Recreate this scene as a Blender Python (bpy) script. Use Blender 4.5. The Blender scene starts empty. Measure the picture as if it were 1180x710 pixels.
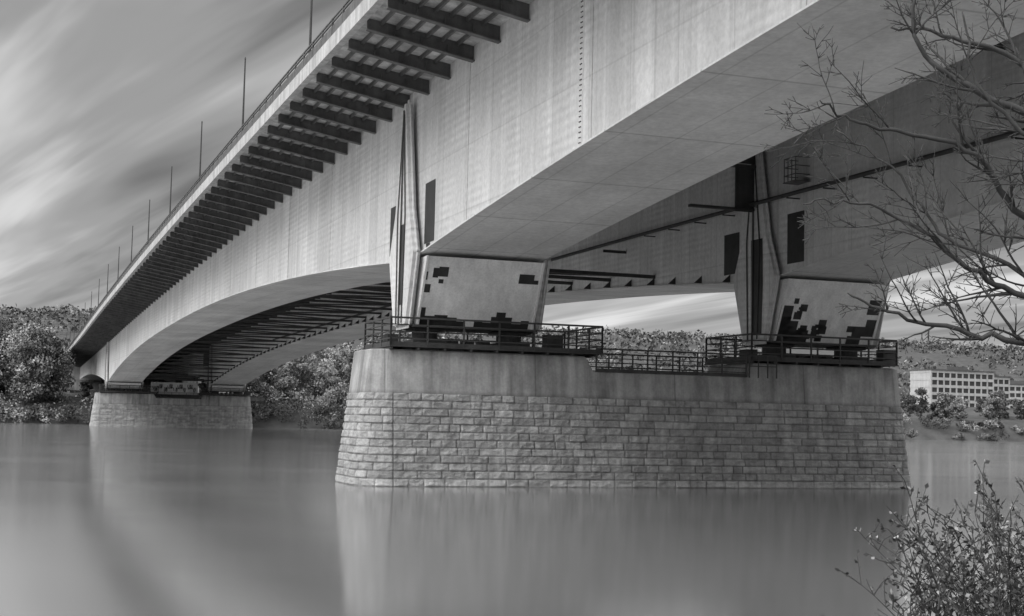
import bpy, math, random
import numpy as np
from mathutils import Vector, Matrix, noise as mn
random.seed(7); rng=np.random.default_rng(7)
sc=bpy.context.scene
sc.view_settings.view_transform='Standard'; sc.view_settings.look='None'; sc.view_settings.exposure=0; sc.view_settings.gamma=1

# ---------------------------------------------------------------- materials
def newmat(name):
    m=bpy.data.materials.new(name); m.use_nodes=True
    nt=m.node_tree; b=nt.nodes['Principled BSDF']
    return m,nt,b
def N(nt,t,**k):
    n=nt.nodes.new(t)
    for a,v in k.items(): setattr(n,a,v)
    return n
def math_(nt,op,a,b=None,clamp=False):
    n=N(nt,'ShaderNodeMath',operation=op,use_clamp=clamp)
    for i,v in enumerate((a,b)):
        if v is None: continue
        if isinstance(v,(int,float)): n.inputs[i].default_value=v
        else: nt.links.new(v,n.inputs[i])
    return n.outputs[0]
def noise_(nt,vec,scale,detail=6,rough=.6,map_scale=None,dist=0):
    if map_scale:
        mp=N(nt,'ShaderNodeMapping'); mp.inputs['Scale'].default_value=map_scale
        nt.links.new(vec,mp.inputs['Vector']); vec=mp.outputs[0]
    n=N(nt,'ShaderNodeTexNoise'); n.inputs['Scale'].default_value=scale
    n.inputs['Detail'].default_value=detail; n.inputs['Roughness'].default_value=rough
    n.inputs['Distortion'].default_value=dist
    nt.links.new(vec,n.inputs['Vector']); return n.outputs['Fac']
def rng_(nt,v,a,b,c,d):
    n=N(nt,'ShaderNodeMapRange'); nt.links.new(v,n.inputs[0])
    for i,x in enumerate((a,b,c,d)): n.inputs[i+1].default_value=x
    return n.outputs[0]
def grime(name,base,var=.25,streak=.2,rough=.7,scale=1.0,bump=.15,bscale=18,metal=0,attr=None,extra=None,bdet=3):
    m,nt,b=newmat(name)
    co=N(nt,'ShaderNodeTexCoord').outputs['Object']
    v=rng_(nt,noise_(nt,co,.55*scale,5,.65),.3,.7,1-var,1+var)
    s=rng_(nt,noise_(nt,co,1.0*scale,4,.6,(1.8,1.8,.09)),.3,.7,1-streak,1+streak*.6)
    f=rng_(nt,noise_(nt,co,9*scale,2,.7),.3,.7,.9,1.1)
    val=math_(nt,'MULTIPLY',math_(nt,'MULTIPLY',v,s),f)
    val=math_(nt,'MULTIPLY',val,base)
    if attr:
        at=N(nt,'ShaderNodeAttribute',attribute_name=attr)
        val=math_(nt,'MULTIPLY',val,at.outputs['Fac'])
    if extra: val=extra(nt,co,val)
    cc=N(nt,'ShaderNodeCombineColor')
    for i in range(3): nt.links.new(val,cc.inputs[i])
    nt.links.new(cc.outputs[0],b.inputs['Base Color'])
    b.inputs['Roughness'].default_value=rough; b.inputs['Metallic'].default_value=metal
    if bump:
        bp=N(nt,'ShaderNodeBump'); bp.inputs['Strength'].default_value=bump; bp.inputs['Distance'].default_value=.05
        nt.links.new(noise_(nt,co,bscale,bdet,.7),bp.inputs['Height']); nt.links.new(bp.outputs[0],b.inputs['Normal'])
    return m
def simple(name,base,rough=.8,attr=None):
    m,nt,b=newmat(name); b.inputs['Roughness'].default_value=rough
    if attr:
        at=N(nt,'ShaderNodeAttribute',attribute_name=attr)
        co=N(nt,'ShaderNodeTexCoord').outputs['Object']
        val=math_(nt,'MULTIPLY',at.outputs['Fac'],rng_(nt,noise_(nt,co,.3,1,.5),.3,.7,base*.85,base*1.15))
        cc=N(nt,'ShaderNodeCombineColor')
        for i in range(3): nt.links.new(val,cc.inputs[i])
        nt.links.new(cc.outputs[0],b.inputs['Base Color'])
    b.inputs['Specular IOR Level'].default_value=.2
    return m
def sep(nt,co):
    n=N(nt,'ShaderNodeSeparateXYZ'); nt.links.new(co,n.inputs[0]); return n.outputs
def line(nt,coord,period,width,dark,off=0):
    fr=math_(nt,'FRACT',math_(nt,'ADD',math_(nt,'DIVIDE',coord,period),off))
    d=math_(nt,'ABSOLUTE',math_(nt,'SUBTRACT',fr,.5))
    return rng_(nt,d,0,width/period,dark,1.0)
def wnoise(nt,coord,period,lo,hi,off=0):
    wn=N(nt,'ShaderNodeTexWhiteNoise',noise_dimensions='1D')
    nt.links.new(math_(nt,'FLOOR',math_(nt,'ADD',math_(nt,'DIVIDE',coord,period),off)),wn.inputs['W'])
    return rng_(nt,wn.outputs[0],0,1,lo,hi)
def web_extra(nt,co,val):
    x,y,z=sep(nt,co)
    l1=line(nt,y,3.1,.05,.78); l2=line(nt,y,1.55,.18,1.09,.27)
    pt=wnoise(nt,y,1.55,.93,1.05); p2=wnoise(nt,y,12.4,.92,1.05,.3)
    st=math_(nt,'SINE',math_(nt,'MULTIPLY',z,2*math.pi/.34))
    mask=rng_(nt,noise_(nt,co,.35,2,.5),.42,.62,0,.08)
    st=math_(nt,'ADD',1.0,math_(nt,'MULTIPLY',st,mask))
    hz=line(nt,z,2.6,.05,.84,.2)
    # rust / dirt runs starting below the deck
    run=rng_(nt,noise_(nt,co,1.0,3,.6,(3.2,3.2,.04)),.58,.75,1.0,.80)
    for q in (l1,l2,pt,p2,st,hz,run): val=math_(nt,'MULTIPLY',val,q)
    return val
def soffit_extra(nt,co,val):
    x,y,z=sep(nt,co)
    l1=line(nt,y,6.2,.08,.60); l2=line(nt,x,1.9,.05,.74); l3=line(nt,y,1.55,.05,.93)
    st=rng_(nt,noise_(nt,co,.8,4,.6,(.5,.14,.5)),.35,.65,.86,1.06)
    for q in (l1,l2,l3,st,wnoise(nt,y,6.2,.90,1.05,.5)): val=math_(nt,'MULTIPLY',val,q)
    return val
def cap_extra(nt,co,val):
    x,y,z=sep(nt,co)
    l1=line(nt,x,6.9,.05,.55,.3)
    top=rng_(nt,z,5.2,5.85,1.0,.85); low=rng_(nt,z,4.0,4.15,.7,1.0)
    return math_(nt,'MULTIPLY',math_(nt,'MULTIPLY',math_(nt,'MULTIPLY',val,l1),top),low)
def stone_extra(nt,co,val):
    x,y,z=sep(nt,co)
    pale_band=rng_(nt,z,.12,.45,1.3,1.0)  # stone gets paler towards the waterline
    return math_(nt,'MULTIPLY',val,pale_band)
M={}
M['web']=grime('weathered_steel_paint',.67,.11,.10,.6,.6,0,extra=web_extra)
M['soffit']=grime('soffit_paint',.76,.12,.05,.6,.5,0,extra=soffit_extra)
M['keel']=grime('pale_steel_paint',.80,.10,.16,.55,1.2,0)
M['dark']=grime('dark_steel',.05,.35,.25,.6,2,0)
M['beam']=grime('cantilever_steel',.11,.35,.3,.6,1.5,0)
M['deckund']=grime('deck_underside',.50,.5,.3,.8,1.2,0)
M['fascia']=grime('edge_beam_concrete',.50,.2,.35,.8,1.2,0)
M['cap']=grime('pier_cap_concrete',.38,.30,.45,.85,.9,.25,extra=cap_extra)
M['stone']=grime('granite_masonry',.38,.18,.22,.85,1.6,.7,13,attr='tone',extra=stone_extra,bdet=4)
M['black']=grime('black_paint',.03,.4,.2,.5,3,0)
M['asphalt']=grime('asphalt',.05,.2,0,.9,2,0)
M['grey']=grime('galvanised_steel',.14,.25,.3,.5,2,0,metal=.3)
M['ground']=grime('grass_and_earth',.065,.5,0,.95,.3,0)
M['bark']=grime('bark',.06,.4,.1,.9,6,0)
M['foliage']=simple('foliage',.17,.8,'tone')
M['leaf']=simple('leaf',.10,.6,'tone')
M['wall']=grime('render_wall',.52,.12,.15,.8,.6,0)
M['glass']=grime('window_glass',.05,.3,0,.15,.4,0)
M['roof']=grime('roof',.12,.2,0,.8,.6,0)

# ---------------------------------------------------------------- mesh helpers
class MB:
    def __init__(s): s.v=[];s.f=[];s.m=[]
    def add(s,vs,fs,mi=0):
        o=len(s.v); s.v+= [tuple(p) for p in vs]
        s.f+= [tuple(i+o for i in f) for f in fs]; s.m+=[mi]*len(fs)
    def box(s,x0,x1,y0,y1,z0,z1,mi=0):
        s.add([(x0,y0,z0),(x1,y0,z0),(x1,y1,z0),(x0,y1,z0),(x0,y0,z1),(x1,y0,z1),(x1,y1,z1),(x0,y1,z1)],
              [(0,3,2,1),(4,5,6,7),(0,1,5,4),(1,2,6,5),(2,3,7,6),(3,0,4,7)],mi)
    def beam(s,a,b,w,h,mi=0):
        a=Vector(a);b=Vector(b);d=(b-a).normalized()
        up=Vector((0,0,1)) if abs(d.z)<.95 else Vector((0,1,0))
        r=d.cross(up).normalized()*w/2; u=r.cross(d).normalized()*h/2
        vs=[a-r-u,a+r-u,a+r+u,a-r+u,b-r-u,b+r-u,b+r+u,b-r+u]
        s.add(vs,[(0,1,2,3),(7,6,5,4),(0,4,5,1),(1,5,6,2),(2,6,7,3),(3,7,4,0)],mi)
    def tube(s,pts,rad,n=6,mi=0,cap=True):
        pts=[Vector(p) for p in pts]
        if not isinstance(rad,(list,tuple)): rad=[rad]*len(pts)
        vs=[];k=len(pts);pr=None
        for i,p in enumerate(pts):
            d=(pts[min(i+1,k-1)]-pts[max(i-1,0)]).normalized()
            if pr is None:
                r=d.cross(Vector((0,0,1)) if abs(d.z)<.9 else Vector((1,0,0))).normalized()
            else:
                r=(pr-d*pr.dot(d)).normalized()
            pr=r; u=d.cross(r)
            for j in range(n):
                a=2*math.pi*j/n; vs.append(p+(r*math.cos(a)+u*math.sin(a))*rad[i])
        fs=[(i*n+j,i*n+(j+1)%n,(i+1)*n+(j+1)%n,(i+1)*n+j) for i in range(k-1) for j in range(n)]
        if cap: fs+=[tuple(range(n))[::-1],tuple((k-1)*n+j for j in range(n))]
        s.add(vs,fs,mi)
    def prism(s,poly,fn0,fn1,mi=0):
        n=len(poly)
        s.add([fn0(p) for p in poly]+[fn1(p) for p in poly],
              [tuple(range(n))[::-1],tuple(range(n,2*n))]+[(i,(i+1)%n,n+(i+1)%n,n+i) for i in range(n)],mi)
    def obj(s,name,mats,parent=None,smooth=False):
        me=bpy.data.meshes.new(name); me.from_pydata(s.v,[],s.f)
        for m in mats: me.materials.append(m)
        if len(mats)>1: me.polygons.foreach_set('material_index',s.m)
        if smooth: me.polygons.foreach_set('use_smooth',[True]*len(s.f))
        me.update()
        o=bpy.data.objects.new(name,me); sc.collection.objects.link(o)
        if parent: o.parent=parent
        return o
def np_obj(name,V,F,mat,tone=None,parent=None,smooth=False):
    me=bpy.data.meshes.new(name); V=np.asarray(V,np.float32);F=np.asarray(F,np.int32)
    me.vertices.add(len(V)); me.vertices.foreach_set('co',V.ravel())
    k=F.shape[1]; me.loops.add(F.size); me.loops.foreach_set('vertex_index',F.ravel())
    me.polygons.add(len(F)); me.polygons.foreach_set('loop_start',np.arange(0,F.size,k,dtype=np.int32))
    me.update(calc_edges=True); me.validate()
    me.materials.append(mat)
    if smooth: me.polygons.foreach_set('use_smooth',np.ones(len(F),bool))
    if tone is not None:
        a=me.attributes.new('tone','FLOAT','POINT'); a.data.foreach_set('value',np.asarray(tone,np.float32))
    o=bpy.data.objects.new(name,me); sc.collection.objects.link(o)
    if parent: o.parent=parent
    return o
ANG=math.radians(19.9); OX,OY=5.66,65.6
def empty(name):
    e=bpy.data.objects.new(name,None); sc.collection.objects.link(e); return e
def place(e,s=0,t=0):
    e.location=(OX-math.sin(ANG)*s+math.cos(ANG)*t, OY+math.cos(ANG)*s+math.sin(ANG)*t,0)
    e.rotation_euler=(0,0,ANG)
def L2W(t,s,z=0):
    return (OX-math.sin(ANG)*s+math.cos(ANG)*t, OY+math.cos(ANG)*s+math.sin(ANG)*t, z)

# ---------------------------------------------------------------- bridge profile
SP=195.0; S0,S1=-84.0,297.0
def drop(s): return 6.5e-5*(s-10)**2 if s<=SP else 6.5e-5*185**2+.018*(s-SP)
def zb(s):
    if s<0: q=min(-s,83); b=9.9+.1*q-.0006*q*q
    elif s<=SP: b=9.9+3.0*(1-abs(1-s/97.5)**2.4)
    else: q=min(s-SP,83); b=9.9+.1*q-.0006*q*q
    return b-drop(s)
ZW=17.08; ZS=18.35; HA=.62
A0,A1,B0,B1=-10.9,-5.4,7.0,12.6
TL,TR=-15.6,17.3
bridge=empty('girder_bridge'); place(bridge)
stations=[S0+i*1.5 for i in range(int((S1-S0)/1.5)+1)]
def sweep(mb,prof,mi=0,st=stations,close=True,faces_m=None):
    n=len(prof(0)); vs=[]
    for s in st: vs+=[(t,s,z) for t,z in prof(s)]
    o=len(mb.v); mb.v+=vs
    for i in range(len(st)-1):
        for j in range(n):
            a=o+i*n+j;b=o+i*n+(j+1)%n
            mb.f.append((a,b,b+n,a+n)); mb.m.append(faces_m[j] if faces_m else mi)
    mb.f.append(tuple(o+j for j in range(n))[::-1]); mb.m.append(mi)
    mb.f.append(tuple(o+(len(st)-1)*n+j for j in range(n))); mb.m.append(mi)
for nm,(a,b) in (('outer_box_girder',(A0,A1)),('inner_box_girder',(B0,B1))):
    mb=MB()
    sweep(mb,lambda s:[(a,zb(s)+.06),(b,zb(s)+.06),(b,ZS-drop(s)-.01),(a,ZS-drop(s)-.01)],faces_m=[1,0,0,0])
    sweep(mb,lambda s:[(a-.12,zb(s)),(b+.12,zb(s)),(b+.12,zb(s)+.055),(a-.12,zb(s)+.055)],mi=1)
    mb.obj(nm,[M['web'],M['soffit']],bridge)
PATCH=MB()
def keel(sp,a,b,mb,zbear,which):
    zt=zb(sp)+.02
    h1,h2=2.5,1.15
    poly=[(-h1,zt),(-h2,zbear),(h2,zbear),(h1,zt)]
    mb.prism(poly,lambda p:(a+.004,sp+p[0],p[1]),lambda p:(b-.004,sp+p[0],p[1]),0)
    for sg in (-1,1):
        for x in (a+.06,b-.06):
            mb.beam((x,sp+sg*(h1+.03),zt),(x,sp+sg*(h2+.03),zbear),.10,.06,0)
    top=ZW-drop(sp)-.05
    for sx,t0,t1 in ((-1,a-.46,a-.13),(1,b+.13,b+.46)):
        fin=[(-.12,top),(-1.15,zt+2.2),(-2.0,zt+.2),(-1.0,zbear+.05),(1.0,zbear+.05),(2.0,zt+.2),(1.15,zt+2.2),(.12,top)]
        mb.prism(fin,lambda p:(t0,sp+p[0],p[1]),lambda p:(t1,sp+p[0],p[1]),2)
        tm=(t0+t1)/2
        for i in range(len(fin)):
            p,q=fin[i],fin[(i+1)%len(fin)]
            mb.beam((tm,sp+p[0],p[1]),(tm,sp+q[0],q[1]),.04,.40,2)
        to=t0 if sx<0 else t1
        mb.beam((to+.05*sx,sp,top-.3),(to+.05*sx,sp,zbear+.1),.04,.1,1)
        for s_ in (-1,1):
            mb.beam((to+.04*sx,sp+s_*.05,top-.5),(to+.04*sx,sp+s_*.62,zt+2.0),.03,.08,1)
            mb.beam((to+.04*sx,sp+s_*.62,zt+2.0),(to+.04*sx,sp+s_*.45,zbear+.1),.03,.08,1)
        mb.add([(to+.012*sx,sp-.62,zt+1.6),(to+.012*sx,sp+.1,zt+1.6),(to+.012*sx,sp+.1,zt-2.0),(to+.012*sx,sp-.5,zt-2.0)],[(0,1,2,3)],1)
    mb.box(a-.15,b+.15,sp-h2-.12,sp+h2+.12,zbear-.10,zbear-.004,1)
kb=MB()
for sp,zbr in ((0,7.0),(SP,6.75)):
    keel(sp,A0,A1,kb,zbr,'A'); keel(sp,B0,B1,kb,zbr,'B')
kb.obj('bearing_housings',[M['keel'],M['dark'],M['web']],bridge)
def front(a,b,u,v,zt=9.9,zbear=7.0,off=.008):
    t=a+(b-a)*u; s=-1.15-(2.5-1.15)*v - off; z=zbear+(zt-zbear)*v-off*.5
    return (t,s,z)
def fpatch(a,b,u0,u1,v0,v1):
    PATCH.add([front(a,b,u0,v0),front(a,b,u1,v0),front(a,b,u1,v1),front(a,b,u0,v1)],[(0,1,2,3)],0)
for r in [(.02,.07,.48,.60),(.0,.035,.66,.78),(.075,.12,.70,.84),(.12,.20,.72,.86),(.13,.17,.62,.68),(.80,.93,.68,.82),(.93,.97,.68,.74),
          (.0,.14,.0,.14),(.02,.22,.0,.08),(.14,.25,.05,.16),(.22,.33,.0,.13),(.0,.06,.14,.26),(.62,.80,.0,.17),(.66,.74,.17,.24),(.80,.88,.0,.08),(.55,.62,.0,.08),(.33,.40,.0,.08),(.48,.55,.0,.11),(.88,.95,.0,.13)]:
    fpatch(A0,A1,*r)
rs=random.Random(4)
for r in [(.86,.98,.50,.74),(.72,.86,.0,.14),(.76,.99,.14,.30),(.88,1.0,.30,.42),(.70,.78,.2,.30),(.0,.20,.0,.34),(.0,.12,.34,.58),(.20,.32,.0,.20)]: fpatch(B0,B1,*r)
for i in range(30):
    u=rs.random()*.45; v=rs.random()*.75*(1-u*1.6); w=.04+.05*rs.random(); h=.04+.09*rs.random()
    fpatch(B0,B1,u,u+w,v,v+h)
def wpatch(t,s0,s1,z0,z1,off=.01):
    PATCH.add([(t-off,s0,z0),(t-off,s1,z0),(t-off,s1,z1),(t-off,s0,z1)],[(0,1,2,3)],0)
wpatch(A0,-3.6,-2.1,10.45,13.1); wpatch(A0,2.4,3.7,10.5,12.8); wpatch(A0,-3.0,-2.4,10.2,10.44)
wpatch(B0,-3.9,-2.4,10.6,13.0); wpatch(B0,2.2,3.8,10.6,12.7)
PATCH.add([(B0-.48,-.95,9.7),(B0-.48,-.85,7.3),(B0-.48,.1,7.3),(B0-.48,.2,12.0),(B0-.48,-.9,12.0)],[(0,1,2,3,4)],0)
for i in range(14):
    t=rs.uniform(B0,B1-.6); PATCH.box(t,t+rs.uniform(.3,.9),SP-2.62,SP-2.55,7.9,8.1+rs.random()*.4)
PATCH.obj('painted_over_patches',[M['black']],bridge)

mb=MB()
sweep(mb,lambda s:[(TL+.3,ZS-drop(s)),(TR-.3,ZS-drop(s)),(TR-.3,ZS+.3-drop(s)),(TL+.3,ZS+.3-drop(s))],mi=0)
# haunched cantilever panels (deepen towards the girder webs)
def hz_(t):
    if t<A0: return HA*(t-(TL+.3))/(A0-TL-.3)
    if t>B1: return HA*(TR-.3-t)/(TR-.3-B1)
    return 0
for a,b in ((TL+.32,A0-.004),(B1+.004,TR-.32)):
    sweep(mb,lambda s:[(a,ZS-.06-hz_(a)-drop(s)),(b,ZS-.06-hz_(b)-drop(s)),(b,ZS-.005-drop(s)),(a,ZS-.005-drop(s))],mi=0)
t=TL+.9
while t<TR-.6:
    if not(A0-.15<t<A1+.15 or B0-.15<t<B1+.15):
        tt=t; zz0=ZS-.064-hz_(t) if (t<A0 or t>B1) else ZS-.004
        sweep(mb,lambda s:[(tt-.05,zz0-.16-drop(s)),(tt+.05,zz0-.16-drop(s)),(tt+.05,zz0-drop(s)),(tt-.05,zz0-drop(s))],mi=1,st=stations[::2]+[stations[-1]])
    t+=.62
mb.obj('deck_slab',[M['deckund'],M['grey']],bridge)
mb=MB()
for e0,e1 in ((TL,TL+.3),(TR-.3,TR)):
    sweep(mb,lambda s:[(e0,ZS-.22-drop(s)),(e1-.002,ZS-.22-drop(s)),(e1-.002,ZS+.5-drop(s)),(e0,ZS+.42-drop(s))],mi=0)
mb.obj('edge_beams',[M['fascia']],bridge)
mb=MB()
sweep(mb,lambda s:[(TL+.31,ZS+.304-drop(s)),(TR-.31,ZS+.304-drop(s)),(TR-.31,ZS+.4-drop(s)),(TL+.31,ZS+.4-drop(s))],mi=0)
mb.obj('carriageway',[M['asphalt']],bridge)
mb=MB()
for e in (TL+.16,TR-.16):
    sweep(mb,lambda s:[(e-.03,ZS+.52-drop(s)),(e+.03,ZS+.52-drop(s)),(e+.03,ZS+.98-drop(s)),(e-.03,ZS+.98-drop(s))],mi=0)
    for zo in (1.12,1.28):
        sweep(mb,lambda s:[(e-.03,ZS+zo-drop(s)),(e+.03,ZS+zo-drop(s)),(e+.03,ZS+zo+.06-drop(s)),(e-.03,ZS+zo+.06-drop(s))],mi=1)
    s=S0+1
    while s<S1:
        mb.box(e-.04,e+.04,s-.035,s+.035,ZS+.4-drop(s),ZS+1.30-drop(s),1); s+=2.0
mb.obj('parapet_railing',[M['grey'],M['grey']],bridge)
mb=MB()
def ibeam_taper(t0,t1,s,z_bot0,z_bot1,zt0,zt1):
    mb.add([(t0,s-.02,z_bot0),(t1,s-.02,z_bot1),(t1,s-.02,zt1),(t0,s-.02,zt0),(t0,s+.02,z_bot0),(t1,s+.02,z_bot1),(t1,s+.02,zt1),(t0,s+.02,zt0)],
           [(0,1,2,3),(7,6,5,4),(0,4,5,1),(3,2,6,7),(1,5,6,2),(0,3,7,4)],0)
    mb.beam((t0,s,z_bot0-.025),(t1,s,z_bot1-.025),.30,.05,0)
    for f in (.25,.5,.75):
        x=t0+(t1-t0)*f; z0=z_bot0+(z_bot1-z_bot0)*f; z1=zt0+(zt1-zt0)*f
        mb.box(x-.012,x+.012,s-.13,s+.13,z0+.002,z1-.2)
s=S0+1.2; 
while s<S1-1:
    zt=ZS-.066-drop(s); zwb=ZW-drop(s)
    ibeam_taper(TL+.34,A0-.01,s,zt-.42,zwb,zt,zt-HA)
    ibeam_taper(B1+.01,TR-.34,s,zwb,zt-.42,zt-HA,zt)
    ibeam_taper(A1+.01,B0-.01,s,zwb+.2,zwb+.2,zt+.06,zt+.06)
    s+=3.1
mb.obj('cross_beams',[M['beam']],bridge)
mb=MB()
s=12.; i=0
while s<S1-1:
    zl=zb(s)+.55; tm=(A1+B0)/2
    if abs(s-SP)>3:
        mb.beam((A1+.02,s,zl),(B0-.02,s,zl),.16,.20)
        for ds in (0,3.1):
            mb.add([(B0-.02,s+ds,zb(s+ds)+.5),(B0-.02,s+ds,zb(s+ds)+.07),(B0-.5,s+ds,zb(s+ds)+.07)],[(0,1,2)])
            mb.add([(B0-.02,s+ds+.04,zb(s+ds)+.5),(B0-.5,s+ds+.04,zb(s+ds)+.07),(B0-.02,s+ds+.04,zb(s+ds)+.07)],[(0,1,2)])
        if s+6.2<S1:
            z2=zb(s+6.2)+.55
            if i%2: mb.beam((A1+.3,s,zl),(B0-.3,s+6.2,z2),.12,.12)
            else: mb.beam((B0-.3,s,zl),(A1+.3,s+6.2,z2),.12,.12)
    s+=6.2;i+=1
for s in (3.1,6.2,9.3):
    mb.add([(B0-.02,s,zb(s)+.5),(B0-.02,s,zb(s)+.07),(B0-.5,s,zb(s)+.07)],[(0,1,2)])
for s in (16,47): mb.beam((B0-.02,s,13.1),(B0-1.5,s,13.1),.12,.16)
for sp in (0,SP):
    zt=ZW-drop(sp)-.1
    mb.box(A1+.03,B0-.03,sp-.06,sp+.06,zt-1.2,zt)
    mb.beam((A1+.02,sp,zt-1.35),(B0-.02,sp,zt-1.35),.4,.12)
    mb.box(B0-1.5,B0-.48,sp-.05,sp+.05,zt-3.6,zt-1.42)
    mb.beam((B0-4.0,sp,zt-3.5),(B0-.5,sp,zt-3.5),.3,.12)
    mb.box(A1+.48,A1+1.4,sp-.05,sp+.05,zt-3.4,zt-1.42)
mb.obj('cross_bracing',[M['dark']],bridge)
mb=MB()
mb.tube([(B0-.62,S0+2,13.75),(B0-.62,12,13.75),(B0-.62,60,13.55),(B0-.62,130,13.0)],.10,10)
s=S0+3
while s<14:
    mb.box(B0-.72,B0-.02,s-.03,s+.03,13.56,13.62); s+=3.1
mb.obj('service_pipe',[M['dark']],bridge)
mb=MB()
for z in (14.6,15.0,15.4): 
    for (p,q) in (((B0-.8,-4.4),(B0-.05,-4.4)),((B0-.8,-3.4),(B0-.05,-3.4)),((B0-.8,-4.4),(B0-.8,-3.4))):
        mb.beam((p[0],p[1],z),(q[0],q[1],z),.04,.04)
for s in np.linspace(-4.4,-3.4,4): mb.beam((B0-.8,s,14.3),(B0-.8,s,15.42),.035,.035)
mb.box(B0-.85,B0-.03,-4.45,-3.35,14.26,14.3)
mb.obj('inspection_cage',[M['grey']],bridge)
mb=MB()
for s in (-19.5,):
    z0=zb(s)+.1; z1=ZW-drop(s)
    mb.box(A0-.012,A0-.001,s-.15,s+.15,z0,z1,0)
    z=z0+.1
    while z<z1:
        for ds in (-.05,.05): mb.tube([(A0-.012,s+ds,z),(A0-.04,s+ds,z)],.022,6,1)
        z+=.17
s=-70.
while s<290:
    if abs(s)>5 and abs(s-SP)>5: 
        z0=zb(s)+.08; z1=ZW-drop(s)
        mb.box(A0-.03,A0-.001,s-.012,s+.012,z0,z1,0)
    s+=12.4
mb.obj('splice_plates',[M['web'],M['dark']],bridge)
for k in range(-4,16):
    s=3.0+19.5*k
    mb=MB(); zbse=ZS+.4-drop(s)
    mb.tube([(0,0,0),(0,0,.25)],.14,10); mb.tube([(0,0,.25),(0,0,2.4),(0,0,5.3)],[.07,.055,.04],8)
    mb.tube([(0,0,5.3),(0,0,5.42)],[.055,.03],8)
    o=mb.obj('lamp_post',[M['dark']]); o.location=L2W(TL+.42,s,zbse); o.rotation_euler=(0,0,ANG)

# ---------------------------------------------------------------- piers
ZC=4.0; ZTOP=5.87; CT=.55; HL=14.12
def perimeter(L,W,r,cs,ds,ct=CT):
    pts=[];nr=[]
    def seg(p,q,n):
        d=math.dist(p,q);k=max(1,int(d/ds))
        for i in range(k): f=i/k; pts.append((p[0]+(q[0]-p[0])*f,p[1]+(q[1]-p[1])*f)); nr.append(n)
    def arc(cx,cy,a0):
        k=max(4,int(r*math.pi/2/ds))
        for i in range(k):
            a=a0+math.pi/2*i/k; pts.append((cx+r*math.cos(a),cy+r*math.sin(a))); nr.append((math.cos(a),math.sin(a)))
    seg((-L+r,cs-W),(L-r,cs-W),(0,-1)); arc(L-r,cs-W+r,-math.pi/2)
    seg((L,cs-W+r),(L,cs+W-r),(1,0)); arc(L-r,cs+W-r,0)
    seg((L-r,cs+W),(-L+r,cs+W),(0,1)); arc(-L+r,cs+W-r,math.pi/2)
    seg((-L,cs+W-r),(-L,cs-W+r),(-1,0)); arc(-L+r,cs-W+r,math.pi)
    P=np.array(pts); P[:,0]+=ct
    return P,np.array(nr)
BAT=.115
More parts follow.
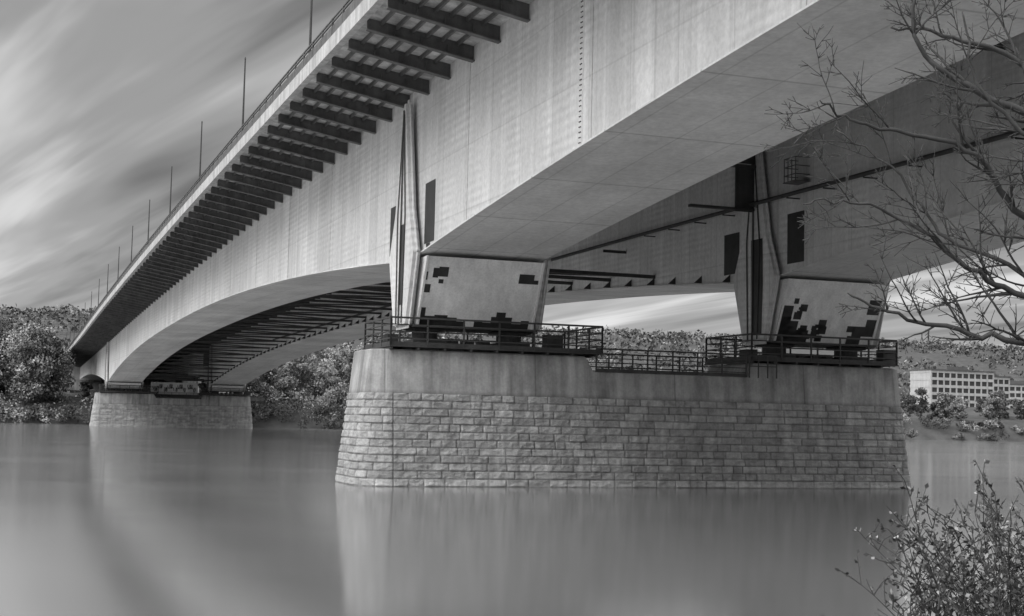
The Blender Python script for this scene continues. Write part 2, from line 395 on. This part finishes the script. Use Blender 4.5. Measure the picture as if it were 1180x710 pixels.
def build_pier(sp,ds,dz,seed,gd=.42):
    e=empty('bridge_pier'); place(e,sp)
    r=np.random.default_rng(seed)
    P,NR=perimeter(HL,2.75,1.5,.35,ds); n=len(P)
    dl=np.linalg.norm(np.roll(P,-1,0)-P,axis=1); arcl=np.concatenate([[0],np.cumsum(dl)[:-1]]); per=dl.sum()
    zs=np.arange(-.8,ZC+1e-6,dz); zs[-1]=ZC
    ch=ZC/12; rows=len(zs)
    Z=np.repeat(zs,n); U=np.tile(arcl,rows)
    ci=np.floor((Z-ZC+1e-4)/ch).astype(int)
    disp=np.zeros(len(Z)); tone=np.ones(len(Z)); gro=np.zeros(len(Z))
    for c in np.unique(ci):
        idx=np.where(ci==c)[0]; z0=ZC+c*ch
        w=[];tot=0
        while tot<per: x=r.uniform(.45,1.25); w.append(x); tot+=x
        bd=np.concatenate([[0],np.cumsum(w)])*per/tot
        k=np.searchsorted(bd,U[idx],side='right')-1
        dh=np.minimum(U[idx]-bd[k],bd[np.minimum(k+1,len(bd)-1)]-U[idx])
        dv=np.minimum(Z[idx]-z0,z0+ch-Z[idx])
        d=np.minimum(dh,dv); g=np.clip(d/.036,0,1); g=g*g*(3-2*g)
        ro=r.uniform(-.015,.03,len(bd)+1)[k]; tn=r.uniform(.80,1.2,len(bd)+1)[k]
        tilt=r.uniform(-.12,.12,len(bd)+1)[k]*(Z[idx]-z0-ch/2)
        disp[idx]=g*(.04+ro+tilt); tone[idx]=tn*(gd+(1-gd)*g); gro[idx]=g
    PX=np.tile(P,(rows,1)); NX=np.tile(NR,(rows,1))
    nz=np.array([mn.fractal(Vector((x*3.5,y*3.5,z*5)),.9,2.2,5) for (x,y),z in zip(PX,Z)])
    disp+=gro*nz*.04; tone*=1+.2*np.clip(nz,-1.2,1.2)
    off=disp-BAT*np.maximum(Z,-1)
    V=np.column_stack([PX+NX*off[:,None],Z])
    i=np.arange(rows-1)[:,None]*n; j=np.arange(n)[None,:]; j2=(j+1)%n
    F=np.stack([i+j,i+j2,i+j2+n,i+j+n],-1).reshape(-1,4)
    np_obj('masonry_shaft',V,F,M['stone'],tone,e,smooth=False)
    P2,N2=perimeter(HL,2.75,1.5,.35,.35)
    def ring(z,extra=0): return [(p[0]+q[0]*(extra-BAT*z),p[1]+q[1]*(extra-BAT*z)) for p,q in zip(P2,N2)]
    mb=MB()
    def loft(r0,z0,r1,z1,top=True):
        k=len(r0); mb.add([(x,y,z0) for x,y in r0]+[(x,y,z1) for x,y in r1],
            [(i,(i+1)%k,k+(i+1)%k,k+i) for i in range(k)]+([tuple(range(k,2*k))] if top else []))
    ZM=5.17
    loft(ring(ZC,.03),ZC-.02,ring(ZC,.03),ZC+.0,False)
    loft(ring(ZC,.03),ZC,ring(ZM,.045),ZM,True)
    for lo,hi in ((None,-2.7),(5.2,None)):
        def cut(rg,tc_lo,tc_hi):
            return [(max(min(x,tc_hi if tc_hi is not None else 99),tc_lo if tc_lo is not None else -99),y) for x,y in rg]
        loft(cut(ring(ZM,.045),lo,hi),ZM,cut(ring(ZTOP-.06,.05),None if lo is None else lo+.35,None if hi is None else hi-.35),ZTOP-.06,False)
        c1=cut(ring(ZTOP-.06,.05),None if lo is None else lo+.35,None if hi is None else hi-.35)
        c2=cut(ring(ZTOP,0.0),None if lo is None else lo+.40,None if hi is None else hi-.40)
        loft(c1,ZTOP-.06,c2,ZTOP,True)
    mb.obj('concrete_cap',[M['cap']],e)
    mb=MB()
    def railing(pts,h,nr,sp_=1.55,th=.05):
        for a,b in zip(pts[:-1],pts[1:]):
            a=Vector(a);b=Vector(b);L=(b-a).length;k=max(1,round(L/sp_))
            for i in range(k+1):
                p=a.lerp(b,i/k); mb.beam(p,p+Vector((0,0,h)),th+.02,th+.02)
            for q in range(1,nr+1):
                z=Vector((0,0,h*q/nr)); w_=th if q<nr else th+.03; mb.beam(a+z,b+z,w_,w_)
            mb.beam(a+Vector((0,0,.08)),b+Vector((0,0,.08)),.02,.16)
    fs=-2.05; bs=2.6
    for (a,b,l,r_) in ((A0,A1,-12.3,-2.3),(B0,B1,5.3,13.5)):
        zf=ZTOP+.16
        mb.box(l,r_,fs,fs+.85,zf-.06,zf); mb.box(l,r_,bs-.85,bs,zf-.06,zf)
        mb.box(l,l+.9,fs+.852,bs-.852,zf-.06,zf); mb.box(r_-.9,r_,fs+.852,bs-.852,zf-.06,zf)
        for x in np.arange(l+.1,r_,1.2): mb.box(x-.05,x+.05,fs+.03,bs-.03,ZTOP+.002,zf-.065)
        railing([(l+.05,fs+.05,zf),(r_-.05,fs+.05,zf)],1.2,4)
        railing([(l+.05,fs+.05,zf),(l+.05,bs-.05,zf),(r_-.05,bs-.05,zf),(r_-.05,fs+.05,zf)],1.2,4)
        mb.box(a-.6,b+.5,-1.15,1.35,ZTOP+.004,ZTOP+.34)
        zbr=(7.0 if sp==0 else 6.75)-.11
        for x in (a+.75,b-.75):
            mb.box(x-.75,x+.75,-.8,.8,ZTOP+.345,ZTOP+.52); 
            mb.tube([(x,0,ZTOP+.52),(x,0,zbr-.12)],.58,20); mb.box(x-.7,x+.7,-.72,.72,zbr-.118,zbr)
        for x in np.linspace(a+2,b-2,3): mb.box(x-.18,x+.18,-.5,.5,ZTOP+.345,ZTOP+.6)
        mb.box(b+.7,b+1.5,-1.1,-.5,ZTOP+.2,ZTOP+.95); mb.box(a-1.2,a-.7,-.9,0,ZTOP+.2,ZTOP+.7)
    railing([(-2.6,-1.93,5.18),(5.1,-1.93,5.18)],1.05,5,1.25,.04)
    railing([(-2.6,2.45,5.18),(5.1,2.45,5.18)],1.05,5,1.25,.04)
    mb.beam((5.1,-2.2,6.2),(6.6,-2.2,6.2),.06,.06); mb.beam((5.1,-2.2,5.7),(6.6,-2.2,5.7),.05,.05)
    for x in (5.12,5.6,6.1,6.58): mb.beam((x,-2.2,5.15),(x,-2.2,6.2),.05,.05)
    mb.obj('service_platforms',[M['dark']],e)
    return e
build_pier(0,.045,.0303,3)
fp=build_pier(SP,.16,.1,5,.85)
mb=MB(); mb.box(-3.6,4.6,-1.2,-1.0,5.9,8.0,0)
for i in range(26):
    x=-3.2+i*.29; 
    if i%7==6: continue
    z=6.3+.9*((i//3)%2)*.6
    pts=[(x+.12*math.cos(a*1.3+i),-1.23,z+.45+.4*math.sin(a*(1+i%3)*.7+i)) for a in np.linspace(0,4.5,9)]
    mb.tube(pts,.05,5,1)
mb.obj('screen_wall',[M['wall'],M['black']],fp)

# ---------------------------------------------------------------- ground and water
def gh(t,s):
    n1=mn.noise(Vector((t*.02,s*.02,0))); n2=mn.noise(Vector((t*.15,s*.15,3)))
    if s<-40:
        f=min(1,max(0,(-46-s)/12)); f=f*f*(3-2*f)
        z=-1+2.3*f+(.12*n2 if f>.1 else 0)
        if s<-75: z+=min(4,(-75-s)*.1)
        return z
    if s<200: return -3.0
    f=min(1,max(0,(s-214)/22)); f=f*f*(3-2*f)
    z=-3+8.4*f+ .5*n2*f
    if s>250: z+=(min(s,520)-250)*.03+n1*2
    if s>620:
        h=min(1,(s-620)/1000); h=h*h*(3-2*h)
        ridge=104+12*mn.noise(Vector((t*.0016,7.1,0)))+8*mn.noise(Vector((t*.006,1.3,0)))+ max(0,min(1,(t-200)/900))*14
        if s>1700: ridge*=max(0,1-(s-1700)/1500*.3)
        z+=h*(ridge-16)
    return z
def axis(a,b,dense,step,far):
    out=[]; x=a
    while x<b:
        out.append(x)
        d=min(abs(x-q) for q in dense)
        x+=max(step,min(far,d*.06+step))
    out.append(b); return out
ss=axis(-3000,4500,(-50,225),1.2,60)
ss=[q for q in ss if not(-35<q<195)]
ts=axis(-4500,4500,(-20,),3,60)
V=[];F=[]
for s in ss:
    for t in ts: V.append(L2W(t,s,gh(t,s)))
n=len(ts)
for i in range(len(ss)-1):
    for j in range(n-1): F.append((i*n+j,i*n+j+1,(i+1)*n+j+1,(i+1)*n+j))
np_obj('ground',V,F,M['ground'],smooth=True)

m,nt,b=newmat('river_water')
co=N(nt,'ShaderNodeTexCoord').outputs['Object']
v=rng_(nt,noise_(nt,co,.02,3,.5,(1,2.5,1)),.3,.7,.16,.20)
cc=N(nt,'ShaderNodeCombineColor')
for i in range(3): nt.links.new(v,cc.inputs[i])
nt.links.new(cc.outputs[0],b.inputs['Base Color'])
rr=rng_(nt,noise_(nt,co,.05,3,.5,(1,2.5,1)),.3,.7,.10,.14); nt.links.new(rr,b.inputs['Roughness'])
b.inputs['IOR'].default_value=2.1
mb=MB()
mb.add([L2W(-4400,-56,0),L2W(4400,-56,0),L2W(4400,232,0),L2W(-4400,232,0)],[(0,1,2,3)]); mb.obj('river_water',[m])

mb=MB()
mb.box(-13.5,15.2,286,302,2,ZS-drop(290)-5.2); mb.box(-15.6,17.3,297.02,330,2,ZS+.3-drop(297))
mb.box(-15.2,-14.2,270,296.9,3,9); 
ab=mb.obj('abutment',[M['fascia']],bridge)

# ---------------------------------------------------------------- vegetation
def leaf_mass(centers,radii,counts,size,tones,flat=.8):
    C=[];T=[];S=[]
    for c,r,k,tn,sz in zip(centers,radii,counts,tones,size):
        d=rng.normal(size=(k,3)); d/=np.linalg.norm(d,axis=1)[:,None]
        rad=rng.uniform(.25,1.15,k)**.6
        p=np.array(c)+d*rad[:,None]*np.array([r,r,r*flat])
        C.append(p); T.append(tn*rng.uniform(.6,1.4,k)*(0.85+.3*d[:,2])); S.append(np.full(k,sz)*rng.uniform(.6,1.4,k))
    C=np.vstack(C);T=np.concatenate(T);S=np.concatenate(S)
    k=len(C)
    a=rng.normal(size=(k,3)); a/=np.linalg.norm(a,axis=1)[:,None]
    bq=np.cross(a,rng.normal(size=(k,3))); bq/=np.linalg.norm(bq,axis=1)[:,None]
    a*=S[:,None]; bq*=S[:,None]*.6
    V=np.stack([C-a,C-bq,C+a,C+bq],1).reshape(-1,3)
    F=np.arange(4*k).reshape(-1,4)
    return V,F,np.repeat(np.clip(T,.15,2.6),4)
class Mass:
    def __init__(s): s.c=[];s.r=[];s.k=[];s.z=[];s.t=[];s.w=MB()
    def tree(s,x,y,z,h,w,dens=1.0,tone=1.0,leaf=.27):
        nb=int(12+h*.9)
        s.w.tube([(x,y,z-.5),(x+rng.normal()*.2,y,z+h*.45),(x+rng.normal()*.5,y,z+h*.85)],[h*.018,h*.011,h*.004],5)
        for i in range(nb):
            hh=rng.uniform(.10,1.0); env=math.sin(math.pi*min(1,max(.12,(hh*.85))))**.6
            a=rng.uniform(0,6.28); rr=w*.5*env*rng.uniform(.2,.95)
            c=(x+rr*math.cos(a),y+rr*math.sin(a),z+h*hh*.93)
            s.w.tube([(x,y,z+h*hh*.5),((x+c[0])/2,(y+c[1])/2,z+h*hh*.75),c],[h*.006,h*.004,h*.002],4)
            cr=w*rng.uniform(.13,.24)
            s.c.append(c);s.r.append(cr);s.k.append(int(100*dens*rng.uniform(.5,1.4)));s.z.append(leaf);s.t.append(tone*rng.uniform(.7,1.3))
    def shrub(s,x,y,z,h,tone,leaf=.24):
        for i in range(5):
            s.c.append((x+rng.normal()*h*.4,y+rng.normal()*h*.4,z+h*rng.uniform(.1,.7)));s.r.append(h*rng.uniform(.25,.5));s.k.append(50);s.z.append(leaf);s.t.append(tone*rng.uniform(.7,1.4))
    def build(s,name):
        e=empty(name)
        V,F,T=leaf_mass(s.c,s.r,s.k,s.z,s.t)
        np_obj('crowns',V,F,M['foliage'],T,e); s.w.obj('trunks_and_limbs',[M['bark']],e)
def rowtrees(name,t0,t1,count,srange,hr,tone=1,dens=1,sh=.8,shh=(2,6)):
    ms=Mass()
    for i in range(count):
        t=t0+(t1-t0)*(i+rng.uniform(0,1))/count; s=rng.uniform(*srange)
        h=rng.uniform(*hr)*(.93+.35*mn.noise(Vector((t*.05,0,0))))
        x,y,z=L2W(t,s,gh(t,s)); ms.tree(x,y,z,h,h*rng.uniform(.5,.8),dens,tone*rng.choice([.7,1,1.4,2.1]))
    for i in range(int((t1-t0)*sh)):
        t=rng.uniform(t0,t1); s=rng.uniform(220.5,231)
        x,y,z=L2W(t,s,max(0,gh(t,s))); ms.shrub(x,y,z,rng.uniform(*shh),rng.choice([.4,.6,1.0,1.7]))
    ms.build(name)
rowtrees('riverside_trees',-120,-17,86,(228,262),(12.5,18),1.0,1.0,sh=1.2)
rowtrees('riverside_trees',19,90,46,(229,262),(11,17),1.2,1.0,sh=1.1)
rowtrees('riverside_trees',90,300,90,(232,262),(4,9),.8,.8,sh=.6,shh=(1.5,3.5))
rowtrees('woodland',60,460,60,(270,420),(5,8),.9,.6,sh=0)
rowtrees('undergrowth',-17,21,8,(240,280),(3,6),1,1)
Vc=[];R=[];K=[];Zs=[];Tn=[]
for i in range(5600):
    s=rng.uniform(520,1650); t=rng.uniform(-300,1400)
    if mn.noise(Vector((t*.006,s*.006,5)))<-.28: continue
    x,y,z=L2W(t,s,gh(t,s)); q=rng.uniform(4,8)
    Vc.append((x,y,z+q*.6));R.append(q);K.append(11);Zs.append(2.0);Tn.append(rng.choice([.45,.7,.9,1.3]))
V,F,T=leaf_mass(Vc,R,K,Zs,Tn); np_obj('hill_forest',V,F,M['foliage'],T)

def office(t,s,L,D,fl,rot=0,dz=0):
    e=empty('office_building'); x,y,z=L2W(t,s,gh(t,s)-.5+dz); e.location=(x,y,z); e.rotation_euler=(0,0,ANG+rot)
    mb=MB(); fh=3.2; H=fl*fh+.5
    mb.box(-L/2,L/2,-D/2+.3,D/2,-4,H); mb.obj('core',[M['glass']],e)
    mb=MB()
    for f in range(fl+1): mb.box(-L/2-.2,L/2+.2,-D/2,D/2+.2,f*fh-.1,f*fh+1.1)
    k=int(L/3.2)
    for i in range(k+1):
        xx=-L/2+i*L/k; 
        for f in range(fl): mb.box(xx-.35,xx+.35,-D/2+.05,-D/2+.5,f*fh+1.1,f*fh+3.1)
    for xx in (-L/2-.1,L/2-.2): mb.box(xx,xx+.3,-D/2+.6,D/2,1,H)
    mb.obj('wall_bands',[M['wall']],e)
    mb=MB(); mb.box(-L/2-.6,L/2+.6,-D/2-.5,D/2+.5,H+.62,H+.95); mb.box(-L/6,L/6,-D/4,D/4,H+.95,H+2.6); mb.obj('roof',[M['roof']],e)
office(364,450,34,14,5,.05,0); office(392,462,16,12,4,.05,1); office(452,520,60,14,4,-.15,-1)

# ---------------------------------------------------------------- foreground tree & bush
tm_=MB(); R2=random.Random(11)
def rv(): return Vector((R2.gauss(0,1),R2.gauss(0,1),R2.gauss(0,1)))
def twig(p,d,L,r,lvl):
    n=max(3,int(L/.07)); pts=[p.copy()];rad=[r]; dd=d.normalized()
    for i in range(n):
        dd=(dd+rv()*.09+Vector((0,0,.02))).normalized()
        pts.append(pts[-1]+dd*L/n); rad.append(max(.0024,r*(1-.75*(i+1)/n)))
    tm_.tube(pts,rad,5 if lvl<2 else 4)
    if lvl<3:
        k={0:9,1:6,2:3}[lvl]
        for i in range(k):
            f=R2.uniform(.15,.95); q=pts[int(f*n)]; t=(pts[min(n,int(f*n)+1)]-pts[max(0,int(f*n)-1)]).normalized()
            side=rv(); side=(side-t*side.dot(t)).normalized(); side.y*=.55
            nd=(t*.75+side*.75+Vector((0,0,.05))).normalized()
            twig(q,nd,L*R2.uniform(.28,.55)*(1-.35*f),max(.0028,r*.55*(1-.5*f)),lvl+1)
def limb(pts,r0,r1,nt_=7,TL_=.8):
    pts=[Vector(p) for p in pts]
    out=[]
    for i in range(len(pts)-1):
        p0=pts[max(i-1,0)];p1=pts[i];p2=pts[i+1];p3=pts[min(i+2,len(pts)-1)]
        for k in range(6):
            u=k/6; out.append(.5*((2*p1)+(p2-p0)*u+(2*p0-5*p1+4*p2-p3)*u*u+(3*p1-p0-3*p2+p3)*u**3)+rv()*.012)
    out.append(pts[-1]); n=len(out)
    rad=[r0+(r1-r0)*(i/(n-1))**.8 for i in range(n)]
    tm_.tube(out,rad,7)
    for i in range(nt_):
        f=R2.uniform(.22,.98); j=min(n-2,int(f*(n-1))); t=(out[j+1]-out[j]).normalized()
        side=rv(); side=(side-t*side.dot(t)).normalized(); side.y*=.5
        nd=(t*.8+side*.7+Vector((0,0,.12))).normalized()
        twig(out[j],nd,TL_*R2.uniform(.5,1.1),max(.005,rad[j]*.55),1)
limb([(5.3,10.4,.1),(5.2,10.5,2.2),(5.35,10.5,4.2),(5.2,10.6,6.2),(5.0,10.7,8.5)],.17,.07,3)
limb([(5.25,10.4,3.0),(4.4,10.1,3.55),(3.66,10,3.62),(3.15,10,3.72),(2.7,9.95,3.82),(2.4,9.9,3.95)],.04,.006,10,.7)
limb([(5.3,10.4,3.5),(4.4,10.3,3.9),(3.7,10.2,4.0),(3.3,10.1,4.2),(2.9,10.1,4.5),(2.45,10,4.62),(2.1,10,4.6)],.035,.005,12,.8)
limb([(5.3,10.5,3.9),(4.3,10,4.3),(3.68,9.9,4.5),(3.3,9.8,4.95),(2.75,9.8,5.1),(2.35,9.8,5.2),(2.15,9.7,5.3)],.04,.005,12,.75)
limb([(5.3,10.5,4.4),(4.4,10.2,4.9),(3.8,10,5.25),(3.3,10,5.5),(2.95,10,5.8),(2.9,10,6.3)],.05,.010,12,.75)
limb([(5.2,10.6,5.2),(4.4,10.6,5.6),(3.8,10.6,5.9),(3.3,10.6,6.05),(2.9,10.6,6.1)],.04,.008,9,.65)
limb([(5.3,10.5,3.6),(4.2,9.6,4.6),(3.6,9.5,5.0),(3.2,9.5,5.4),(3.1,9.5,5.9)],.035,.006,10,.8)
limb([(5.2,10.5,5.0),(4.4,10,5.9),(3.9,10,6.3),(3.4,10,6.5)],.045,.012,6,.8)
limb([(5.3,10.4,3.3),(4.5,10.6,3.7),(3.8,10.6,4.25),(3.3,10.7,4.5),(3.0,10.7,4.95),(2.5,10.7,5.3)],.03,.005,12,.8)
tm_.obj('bare_tree',[M['bark']],smooth=True)

be=empty('leafy_bush'); tm_=MB(); lv=[];lf=[];lt=[]
def leaf(p,d,sz,tn):
    d=d.normalized(); sd=d.cross(rv()).normalized(); up=d.cross(sd)
    o=len(lv)
    a=p; tip=p+d*sz; m1=p+d*sz*.5+sd*sz*.32+up*sz*.06; m2=p+d*sz*.5-sd*sz*.32+up*sz*.06
    lv.extend([a,m1,tip,m2]); lf.append((o,o+1,o+2,o+3)); lt.extend([tn]*4)
for i in range(220):
    bx=3.25+1.75*R2.random()**.9; by=R2.uniform(9.3,10.9)
    p=Vector((bx,by,.25)); lean=Vector((-.18*R2.random()+(bx-4)*.1,R2.gauss(0,.12),1))
    top=R2.uniform(1.2,2.4)*(1.0 if bx>3.6 else .86)
    n=16; pts=[p];rad=[.012];d=lean.normalized()
    for k in range(n):
        d=(d+rv()*.07+Vector((-.015,0,-.012))).normalized(); pts.append(pts[-1]+d*top/n); rad.append(.012*(1-.75*(k+1)/n))
    tm_.tube(pts,rad,5)
    for k in range(4,n+1):
        for _ in range(2):
            sd=rv(); sd.z=abs(sd.z)*.6; sd.normalize()
            q=pts[k]; L=R2.uniform(.08,.28); e2=q+(sd*.8+d*.5).normalized()*L
            tm_.tube([q,(q+e2)/2+rv()*.01,e2],[.0045,.0035,.002],4)
            for z in range(R2.randint(3,7)):
                f=R2.uniform(.2,1); leaf(q.lerp(e2,f),(rv()*.8+sd).normalized(),R2.uniform(.028,.052),R2.choice([.4,.6,1.0,1.8,3.6]))
tm_.obj('stems',[M['bark']],be)
np_obj('leaves',[tuple(v) for v in lv],lf,M['leaf'],lt,be)

# ---------------------------------------------------------------- sky, sun
w=bpy.data.worlds.new('World'); sc.world=w; w.use_nodes=True; nt=w.node_tree
bg=nt.nodes['Background']; bg.inputs['Strength'].default_value=.15
SUN_AZ=math.radians(232); SUN_EL=math.radians(42)
dv=Vector((math.sin(SUN_AZ)*math.cos(SUN_EL),math.cos(SUN_AZ)*math.cos(SUN_EL),math.sin(SUN_EL)))
sky=N(nt,'ShaderNodeTexSky'); sky.sky_type='NISHITA'; sky.sun_disc=False
sky.sun_elevation=SUN_EL; sky.sun_rotation=SUN_AZ; sky.dust_density=2
bw=N(nt,'ShaderNodeRGBToBW'); nt.links.new(sky.outputs[0],bw.inputs[0])
tc=N(nt,'ShaderNodeTexCoord'); xyz=sep(nt,tc.outputs['Generated'])
zz=math_(nt,'ADD',math_(nt,'MAXIMUM',xyz[2],0.0),.09)
cx=math_(nt,'DIVIDE',xyz[0],zz); cy=math_(nt,'DIVIDE',xyz[1],zz)
cv=N(nt,'ShaderNodeCombineXYZ'); nt.links.new(cx,cv.inputs[0]); nt.links.new(cy,cv.inputs[1])
mp=N(nt,'ShaderNodeMapping'); mp.inputs['Rotation'].default_value=(0,0,math.radians(55)); nt.links.new(cv.outputs[0],mp.inputs[0])
n1=noise_(nt,mp.outputs[0],.9,3,.5,(.34,1.0,1),.9)
n2=noise_(nt,mp.outputs[0],2.2,4,.55,(.15,1.4,1),.4)
cl=math_(nt,'ADD',math_(nt,'MULTIPLY',n1,.56),math_(nt,'MULTIPLY',n2,.44))
ramp=N(nt,'ShaderNodeValToRGB'); nt.links.new(cl,ramp.inputs[0]); ramp.color_ramp.interpolation='EASE'
e=ramp.color_ramp.elements; e[0].position=.38;e[0].color=(.15,.15,.15,1);e[1].position=.64;e[1].color=(.78,.78,.78,1)
q=e.new(.50); q.color=(.37,.37,.37,1)
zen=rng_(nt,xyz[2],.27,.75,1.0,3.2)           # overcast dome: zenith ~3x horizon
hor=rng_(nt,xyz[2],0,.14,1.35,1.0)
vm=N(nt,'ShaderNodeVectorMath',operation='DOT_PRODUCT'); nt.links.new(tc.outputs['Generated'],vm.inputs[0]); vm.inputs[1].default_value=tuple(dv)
glow=rng_(nt,vm.outputs['Value'],0,1,1.0,2.6) # unseen sky toward the sun brightened, added to light web, pier and undersides
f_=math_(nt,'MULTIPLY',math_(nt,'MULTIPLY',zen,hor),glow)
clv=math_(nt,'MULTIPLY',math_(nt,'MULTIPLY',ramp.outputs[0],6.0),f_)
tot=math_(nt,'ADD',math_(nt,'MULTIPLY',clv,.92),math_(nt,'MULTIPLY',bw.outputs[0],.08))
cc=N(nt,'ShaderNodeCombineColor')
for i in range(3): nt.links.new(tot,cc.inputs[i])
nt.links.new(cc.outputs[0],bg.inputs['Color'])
sl=bpy.data.lights.new('sun','SUN'); sl.energy=1.2; sl.angle=math.radians(35); sl.color=(1,.99,.98)
so=bpy.data.objects.new('sun',sl); sc.collection.objects.link(so)
so.rotation_euler=dv.to_track_quat('Z','Y').to_euler(); so.location=(0,0,60)

# ---------------------------------------------------------------- camera
cam=bpy.data.cameras.new('camera'); co_=bpy.data.objects.new('camera',cam); sc.collection.objects.link(co_); sc.camera=co_
cam.sensor_width=36; cam.lens=36*1600/1180; cam.clip_end=12000; cam.clip_start=.1
p=math.radians(4.54); r=math.radians(1.28)
f=Vector((0,math.cos(p),math.sin(p))); rt=Vector((1,0,0)); up=Vector((0,-math.sin(p),math.cos(p)))
X=rt*math.cos(r)+up*math.sin(r); Y=-rt*math.sin(r)+up*math.cos(r); Z=-f
mw=Matrix(((X.x,Y.x,Z.x,0),(X.y,Y.y,Z.y,0),(X.z,Y.z,Z.z,3.0),(0,0,0,1)))
co_.matrix_world=mw
